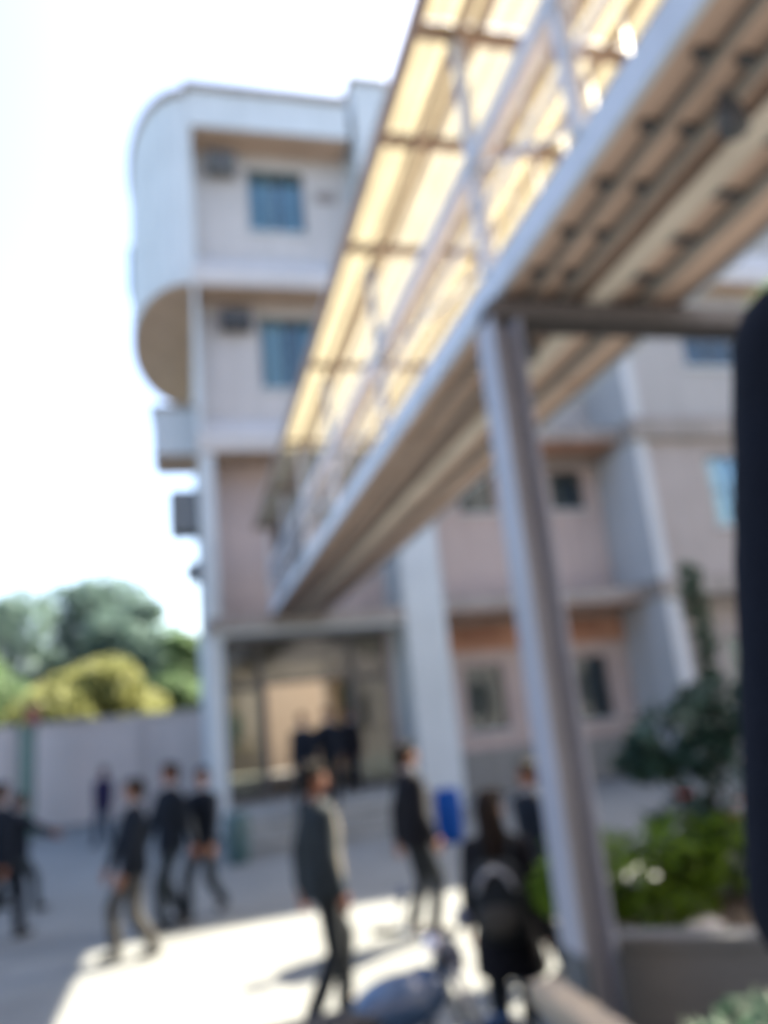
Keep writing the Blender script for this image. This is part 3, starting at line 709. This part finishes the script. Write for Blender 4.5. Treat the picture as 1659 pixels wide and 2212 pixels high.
    H = lambda p: S(nk + rot @ (Vector(p) - Vector((0, 0, 1.49))))
    body.cap(S(nk - Vector((0, 0, .03))), H((0, .0, 1.58)), .054 * s, .05 * s)
    E3 = lambda c, r: body.ell(H(c), [q * s for q in r], 16, 10, rot)
    E3((0, -.005, 1.662), (.074, .094, .098)); E3((0, .03, 1.605), (.055, .062, .07)); E3((0, .062, 1.568), (.026, .026, .022))
    body.cap(H((0, .09, 1.66)), H((0, .112, 1.625)), .009 * s, .013 * s); E3((0, .075, 1.683), (.052, .022, .014)); E3((0, .086, 1.59), (.024, .014, .012))
    for sx in (-1, 1): E3((sx * .077, -.005, 1.64), (.011, .022, .033)); E3((sx * .038, .062, 1.632), (.022, .022, .018))
    o = blob('person', body, skin, .0078, 1)
    o.location = loc; o.rotation_euler.z = -R(face); tag(o, label, 'person', 'people in the school yard')
    blob('trousers', tr, trousers, vox, 3, o); blob('jacket', jk, jacket, vox, 3, o)
    for sh, f in feet:
        q = blob('shoe', sh, 'shoe_black', .014, 2, o)
        for v in q.data.vertices: v.co.z = max(v.co.z, (.002 if f.z < .1 else .04) * s)
    hb = MB(); hb.ell(H((0, -.020, 1.692)), (.090 * s, .104 * s, .097 * s), 18, 12, rot); hb.ell(H((0, -.055, 1.63)), (.080 * s, .066 * s, .08 * s), 16, 10, rot); hb.ell(H((.01, .045, 1.748)), (.068 * s, .052 * s, .036 * s), 12, 8, rot)
    if hair_long:
        hb.cap(H((0, -.06, 1.66)), S((0, L(1.3) - .125, 1.22)), .085 * s, .05 * s); hb.cap(H((-.06, -.03, 1.64)), S((-.09, L(1.3) - .06, 1.33)), .04 * s, .03 * s); hb.cap(H((.06, -.03, 1.64)), S((.09, L(1.3) - .06, 1.33)), .04 * s, .03 * s)
    blob('hair', hb, hair, .012, 2, o)
    for sx in (-1, 1):
        m = MB(); m.ell(H((sx * .03, .081, 1.645)), (.013 * s, .006 * s, .007 * s), 8, 6, rot); part('eye', m, 'eye_dark', o, world=False, smooth=True)
    m = MB(); m.ell(H((0, .098, 1.588)), (.02 * s, .006 * s, .006 * s), 8, 6, rot); part('mouth', m, 'lip', o, world=False, smooth=True)
    if coll:
        m = MB(); m.cap(S((0, L(1.48), 1.475)), S((0, L(1.5) + .004, 1.52)), .066 * s, .062 * s)
        part('collar', m, 'cloth_white', o, world=False, smooth=True)
    if front:                                                  # open jacket: shirt or vest showing down the chest
        m = MB(); m.loft([(0, .055 * s, .90 * s, .12 * s, .130 * s), (0, (L(1.1) + .050) * s, 1.1 * s, .115 * s, .118 * s), (0, (L(1.25) + .052) * s, 1.25 * s, .125 * s, .122 * s), (0, (L(1.36) + .045) * s, 1.38 * s, .10 * s, .108 * s), (0, (L(1.45) + .02) * s, 1.465 * s, .055 * s, .075 * s)])
        blob('vest', m, front, .014, 1, o)
    return o

# walking trio on the left
person((-.62, 8.95, 0), 250, 1.70, 'boy in navy blazer and grey trousers walking at the edge of the sunlit patch', 'cloth_navy', 'cloth_grey', 'skin_a', stride=.34, lead=1, head=10, arms=(None, (.24, .20, .84)))
person((-.28, 10.0, 0), 235, 1.78, 'tallest boy of the walking trio in dark navy blazer', 'cloth_navy', 'cloth_slate', 'skin_b', stride=.4, lead=-1)
person((.10, 10.2, 0), 215, 1.68, 'boy in navy blazer at the rear of the walking trio nearest the school flank', 'cloth_navy', 'cloth_slate', 'skin_c', stride=.5, lead=1, head=-20)
# far figure by the wall
person((-1.87, 18.3, 0), 200, 1.55, 'far person in deep purple top and blue jeans by the boundary wall', 'cloth_purple', 'cloth_jeans', 'skin_b', stride=.35, lead=1, coll=False)
# pair cut by the left edge
person((-2.25, 10.6, 0), 40, 1.74, 'person in dark navy blazer striding towards the boundary wall beside a reaching companion', 'cloth_navy', 'cloth_navy', 'skin_a', stride=.45, lead=1)
person((-2.35, 12.3, 0), 85, 1.50, 'person in blue grey suit holding both arms out ahead', 'cloth_navy', 'cloth_slate', 'skin_b', stride=.55, lead=1, arms=((-.14, .46, 1.12), (.14, .48, 1.10)))
# two on the entrance landing
person((2.02, 15.05, .495), 200, 1.74, 'boy in navy blazer stepping off the entrance landing', 'cloth_navy', 'cloth_slate', 'skin_a', stride=.42, lead=1, head=-15)
person((2.55, 15.35, .495), 195, 1.80, 'boy in navy blazer standing close behind another on the entrance landing', 'cloth_navy', 'cloth_charcoal', 'skin_b', stride=.2, lead=-1)
person((3.35, 17.2, .495), 200, 1.74, 'person in dark clothes standing inside the entrance beside the right door', 'cloth_black', 'cloth_black', 'skin_b', stride=.1)
# front standing figures
person((.92, 6.35, 0), 75, 1.80, 'tall boy in charcoal blazer open over a pale khaki vest beside the motorbike', 'cloth_slate', 'cloth_charcoal', 'skin_b', stride=.34, lead=-1, head=15, front='cloth_khaki', coll=False, arms=((-.25, -.06, .86), (.22, .05, .86)))
person((2.12, 7.95, 0), 80, 1.80, 'slim boy in black blazer standing side on before the blue drum', 'cloth_black', 'cloth_charcoal', 'skin_a', stride=.14, lead=1, head=10, arms=((-.24, -.08, .86), (.2, .10, .88)), front='cloth_grey')
person((1.80, 4.85, 0), 25, 1.60, 'girl with long dark hair in black coat wearing a grey backpack', 'cloth_black', 'cloth_charcoal', 'skin_c', 'hair_brown', stride=.22, lead=1, head=35, hair_long=True, long_coat=True)
person((2.72, 6.35, 0), 250, 1.62, 'person in navy coat and pale collar half hidden by the footbridge column', 'cloth_navy', 'cloth_charcoal', 'skin_a', stride=.1, lead=1, long_coat=True, head=10)
# companion right beside the photographer
person((.799, .55, 1.05), 15, 1.80, 'large dark blazer arm and shoulder of a companion standing beside the planter', 'cloth_midnight', 'cloth_midnight', 'skin_b', arms=((-.275, .05, .84), (.28, .1, .9)), long_coat=True, head=20)

# backpack on the girl
bp = root('backpack', (1.80, 4.85, 0), 'charcoal grey backpack with paler top on the long haired girl', 'backpack', rz=-R(25))
m = MB(); m.loft([(0, -.215, .80, .12, .05), (0, -.24, .84, .15, .09), (0, -.25, 1.0, .155, .105), (0, -.235, 1.16, .145, .085), (0, -.215, 1.22, .10, .05)], 24); part('bag', m, 'cloth_charcoal', bp, world=False, smooth=True)
m = MB(); m.ell((0, -.335, .94), (.115, .035, .09), 16, 10); part('pocket', m, 'cloth_grey', bp, world=False, smooth=True)
m = MB(); m.path([(-.11, -.30, 1.08), (-.07, -.325, 1.17), (0, -.315, 1.205), (.07, -.325, 1.17), (.11, -.30, 1.08)], .014, 8); part('piping', m, 'cloth_white', bp, world=False, smooth=True)
for sx in (-1, 1):
    m = MB(); m.path([(sx * .08, -.18, 1.19), (sx * .10, -.09, 1.33), (sx * .11, .05, 1.32), (sx * .12, .14, 1.15), (sx * .14, .06, .95), (sx * .12, -.17, .86)], .016, 8); part('strap', m, 'cloth_charcoal', bp, world=False, smooth=True)

# ------------------------------------------------------------------ parked motorbike below the terrace
mat('bike_blue', (.035, .075, .16), .28, .06, spec=.5, bump=0, coat=.4); mat('rubber', (.018, .018, .02), .8, .1); mat('chrome', (.25, .26, .28), .25, .05, metal=1.0, bump=0)
mat('seat_black', (.02, .022, .028), .6, .1); mat('dial_white', (.70, .68, .74), .4, .05, bump=0); mat('mirror_back', (.05, .06, .10), .35, .05, bump=0); mat('tyre_tan', (.20, .15, .10), .9, .2)
K = root('motorbike', (.75, 3.98, 0), 'blue motorbike parked below the terrace beside the stair parapet', 'motorbike', rz=-R(78))
def P(nm, m, mt, par=K, sm=True): return part(nm, m, mt, par, world=False, smooth=sm)
for y in (-.62, .66):
    r = .30; m = MB(); pr = [(r - .045 + .045 * math.cos(t), .045 * math.sin(t)) for t in [2 * math.pi * i / 10 for i in range(10)]]
    v = []; n = 28
    for i in range(n):
        a = 2 * math.pi * i / n
        for (rr, xx) in pr: v.append((xx, y + rr * math.cos(a), .30 + rr * math.sin(a)))
    f = [(i * 10 + k, ((i + 1) % n) * 10 + k, ((i + 1) % n) * 10 + (k + 1) % 10, i * 10 + (k + 1) % 10) for i in range(n) for k in range(10)]
    m.add(v, f); wl_ = P('wheel', m, 'rubber')
    m = MB(); m.lathe([(.215, -.02), (.222, 0), (.215, .02)], (0, y, .3), 24, 'x'); m2 = MB()
    for i in range(10):
        a = 2 * math.pi * i / 10; m2.tube((0, y + .03 * math.cos(a), .3 + .03 * math.sin(a)), (0, y + .215 * math.cos(a + .3), .3 + .215 * math.sin(a + .3)), .006, n=5)
    m2.lathe([(.045, -.05), (.045, .05)], (0, y, .3), 12, 'x'); P('spokes', m2, 'chrome', wl_)
    m3_ = MB(); nn = 24
    for i in range(nn):
        a, b = 2 * math.pi * i / nn, 2 * math.pi * (i + 1) / nn
        m3_.tube((0, y + .222 * math.cos(a), .3 + .222 * math.sin(a)), (0, y + .222 * math.cos(b), .3 + .222 * math.sin(b)), .014, n=6)
    P('rim', m3_, 'chrome', wl_)
    m = MB(); v = []; n = 12
    for i in range(n + 1):
        a = R(20 if y > 0 else 30) + R(130) * i / n
        for xx in (-.065, 0, .065): v.append((xx, y + (.335 - abs(xx) * .2) * math.cos(a), .30 + (.335 - abs(xx) * .2) * math.sin(a)))
    m.add(v, [(3 * i + k, 3 * i + 3 + k, 3 * i + 4 + k, 3 * i + 1 + k) for i in range(n) for k in range(2)]); P('mudguard', m, 'bike_blue')
for sx in (-1, 1):
    m = MB(); m.tube((sx * .09, .66, .30), (sx * .09, .42, .92), .022, .02); P('fork', m, 'chrome')
    m = MB(); m.tube((sx * .11, -.62, .32), (sx * .13, -.38, .66), .026); P('shock', m, 'chrome')
    m = MB(); m.path([(0, .40, .98), (sx * .14, .38, 1.03), (sx * .25, .30, 1.04)], .013); h_ = P('handlebar', m, 'chrome')
    m = MB(); m.tube((sx * .25, .30, 1.04), (sx * .36, .22, 1.03), .019); P('grip', m, 'rubber', h_)
    m = MB(); m.path([(sx * .24, .32, 1.05), (sx * .30, .36, 1.14), (sx * .31, .37, 1.16)], .007); m.ell((sx * .31, .38, 1.185), (.06, .02, .045), 12, 8); P('mirror', m, 'mirror_back', h_)
    m = MB(); m.tube((sx * .16, -.05, .32), (sx * .26, -.05, .32), .016); P('foot_peg', m, 'rubber')
m = MB(); m.ell((0, .17, .80), (.135, .25, .125), 18, 12); m.ell((0, .30, .83), (.12, .14, .10), 14, 10); P('fuel_tank', m, 'bike_blue')
m = MB(); m.loft([(0, 0, 0, .01, .01)] * 2, 4); m = MB(); m.cap((0, .0, .775), (0, -.62, .80), .10, .115, 16)
for i, p in enumerate(m.v): m.v[i] = (p[0] * 1.15, p[1], .775 + (p[2] - .775) * .55)
P('seat', m, 'seat_black')
m = MB(); m.path([(0, .40, .95), (0, .30, .60), (0, .22, .32), (0, -.15, .28), (0, -.30, .66), (0, .30, .70)], .02); m.path([(0, -.15, .28), (.09, -.62, .30)], .018); P('frame', m, 'dark_iron')
m = MB(); m.box(-.12, .12, -.08, .18, .27, .50); m.lathe([(.085, .50), (.095, .53), (.085, .56), (.095, .59), (.08, .64)], (0, .08, 0), 14); P('engine', m, 'steel_grey', sm=False)
m = MB(); m.path([(.10, .16, .42), (.14, .10, .27), (.15, -.2, .25), (.16, -.75, .34)], lambda u: .018 + .022 * max(0, u - .5)); P('exhaust', m, 'chrome')
m = MB(); m.lathe([(.075, .0), (.09, -.05), (.085, -.08)], (0, .50, .93), 16, 'y'); P('headlamp_shell', m, 'mirror_back')
m = MB(); m.ell((0, .40, 1.015), (.10, .055, .045), 16, 10); P('instrument_hood', m, 'mirror_back')
m = MB(); m.ell((.02, .355, 1.02), (.06, .03, .045), 16, 10); P('dial', m, 'dial_white')
m = MB(); m.prism([(-.14, .42), (-.2, .62), (.02, .66), (.08, .5)], -.0, .0, 'x') if False else m.ell((.13, -.16, .57), (.025, .17, .11), 12, 8); m.ell((-.13, -.16, .57), (.025, .17, .11), 12, 8); P('side_panel', m, 'bike_blue')
m = MB(); m.ell((0, -.76, .80), (.07, .03, .04), 12, 8); P('tail_light', m, 'red_paint')
m = MB(); m.tube((-.10, -.1, .28), (-.30, -.02, .01), .013); P('side_stand', m, 'dark_iron')

# stair parapet with tan coping
mb = MB(); mb.box(1.40, 1.50, -1.0, 3.5, 0, .86)
sp = part('stair_parapet', mb, 'planter_grey', label='low parapet wall with tan stone top beside the footbridge column', cat='wall')
m = MB(); m.box(1.38, 1.52, -1.0, 3.54, .862, .95); bevel(part('coping', m, 'tan_stone', sp), .01)

# ------------------------------------------------------------------ planter with shrubs
pl = root('planter_box', (2.82, 4.0, 0), 'grey concrete planter box behind the footbridge column', 'planter', rz=-R(33))
m = MB(); w, d = .72, .58; t = .09
m.box(-w, w, -d, -d + t, 0, .92); m.box(-w, w, d - t, d, 0, .92); m.box(-w, -w + t, -d + t, d - t, 0, .92); m.box(w - t, w, -d + t, d - t, 0, .92); part('box_wall', m, 'planter_grey', pl, world=False)
m = MB(); m.box(-w + t + .002, w - t - .002, -d + t + .002, d - t - .002, .02, .86); part('soil_bed', m, 'soil', pl, world=False)
m = MB(); m.box(-w - .03, w + .03, -d - .03, -d + t + .02, .922, .97); m.box(-w - .03, w + .03, d - t - .02, d + .03, .922, .97); m.box(-w - .03, -w + t + .02, -d + t + .021, d - t - .021, .922, .97); m.box(w - t - .02, w + .03, -d + t + .021, d - t - .021, .922, .97); part('rim', m, 'planter_grey', pl, world=False)
for i, (x, y, r, lab) in enumerate(((2.24, 4.12, .10, 'pale stone lying in the planter near the column'), (2.55, 3.92, .11, 'pale stone lying in the planter under the bright shrub'), (2.85, 3.80, .08, 'pale stone at the far end of the planter soil'))):
    m = MB(); m.ell((0, 0, 0), (r, r * .7, r * .45), 10, 7)
    rr = random.Random(40 + i)
    m.v = [tuple(c * rr.uniform(.88, 1.1) for c in p) for p in m.v]
    o = part('stone', m, 'stone_pale', label=lab, cat='stone', group='stones in the planter'); o.location = (x, y, .86 + r * .4)
def shrub(name, loc, centers, n, size, mt, label, seed, stems, flowers=()):
    t = root(name, loc, label, 'shrub')
    m = MB(); r = random.Random(seed)
    for s_ in stems:
        m.path([(0 + r.uniform(-.03, .03), r.uniform(-.03, .03), 0), (s_[0] * .4 + r.uniform(-.03, .03), s_[1] * .4, s_[2] * .5), s_], lambda u: .014 * (1 - .6 * u), 6)
    part('stem', m, 'bark', t, world=False, smooth=True)
    leaf_part('foliage', centers, n, size, mt, t, seed)
    for (p, fr, fm) in flowers:
        f = MB()
        for k in range(7):
            a = 2 * math.pi * k / 7; d = Vector((math.cos(a), math.sin(a), .35)).normalized(); e = Vector((-math.sin(a), math.cos(a), 0))
            c = Vector(p); f.add([c, c + d * fr * .55 + e * fr * .3, c + d * fr, c + d * fr * .55 - e * fr * .3], [(0, 1, 2, 3)])
        part('flower', f, fm, t, world=False)
shrub('bright_shrub', (2.36, 4.2, .85), [((-.30, .05, .36), (.26, .24, .22)), ((-.05, 0, .30), (.28, .25, .2)), ((.25, -.05, .38), (.26, .25, .2)), ((.50, -.15, .36), (.24, .22, .2)), ((-.40, .1, .25), (.17, .16, .15)), ((.1, -.1, .14), (.3, .2, .12))], 1500, .055, 'leaf_bright',
      'bright green leafy shrub spilling over the planter beside the column', 51, [(-.35, .05, .4), (-.1, 0, .35), (.2, -.05, .42), (.45, -.1, .4)], [((.56, -.30, .62), .06, 'flower_orange')])
shrub('dark_shrub', (2.93, 4.35, .85), [((-.05, 0, .95), (.32, .28, .24)), ((.2, -.05, .75), (.28, .25, .3)), ((-.12, -.05, .42), (.24, .22, .26)), ((.25, 0, 1.1), (.25, .25, .2)), ((.1, 0, .3), (.25, .25, .2)), ((-.28, .05, .85), (.16, .16, .1))], 900, .085, 'leaf_teal',
      'tall dark teal shrub with red flowers behind the bright shrub', 52, [(-.2, 0, .95), (.15, 0, .85), (.25, 0, 1.15), (0, -.05, .6)], [((-.22, -.22, .66), .07, 'flower_red'), ((.05, -.26, .52), .07, 'flower_red'), ((.15, -.28, .62), .06, 'flower_orange')])
shrub('slender_plant', (3.30, 4.58, .0), [((.06, 0, 1.9 + .12 * i), (.07, .07, .09)) for i in range(9)], 420, .05, 'leaf_dark',
      'slender upright dark green plant rising above the dark shrub', 53, [(.06, 0, 2.8), (.04, .01, 2.4)])
shrub('low_shrub', (1.95, 2.75, .0), [((.0, 0, .85), (.26, .24, .16)), ((.15, -.1, .65), (.25, .25, .25)), ((-.1, 0, .45), (.2, .2, .25))], 700, .06, 'leaf_dark',
      'low dark green shrub growing at the foot of the planter beside the parapet', 54, [(0, 0, .85), (.15, -.1, .7), (-.1, 0, .6)])

# tree added out of the frame to the right to shade the planter and parapet
tree(8.3, 5.95, 8.8, 1.8, 'leaf_mid', 71, 'tree added to the right of the planter to shade it', low=.45, n=9000, size=.09)
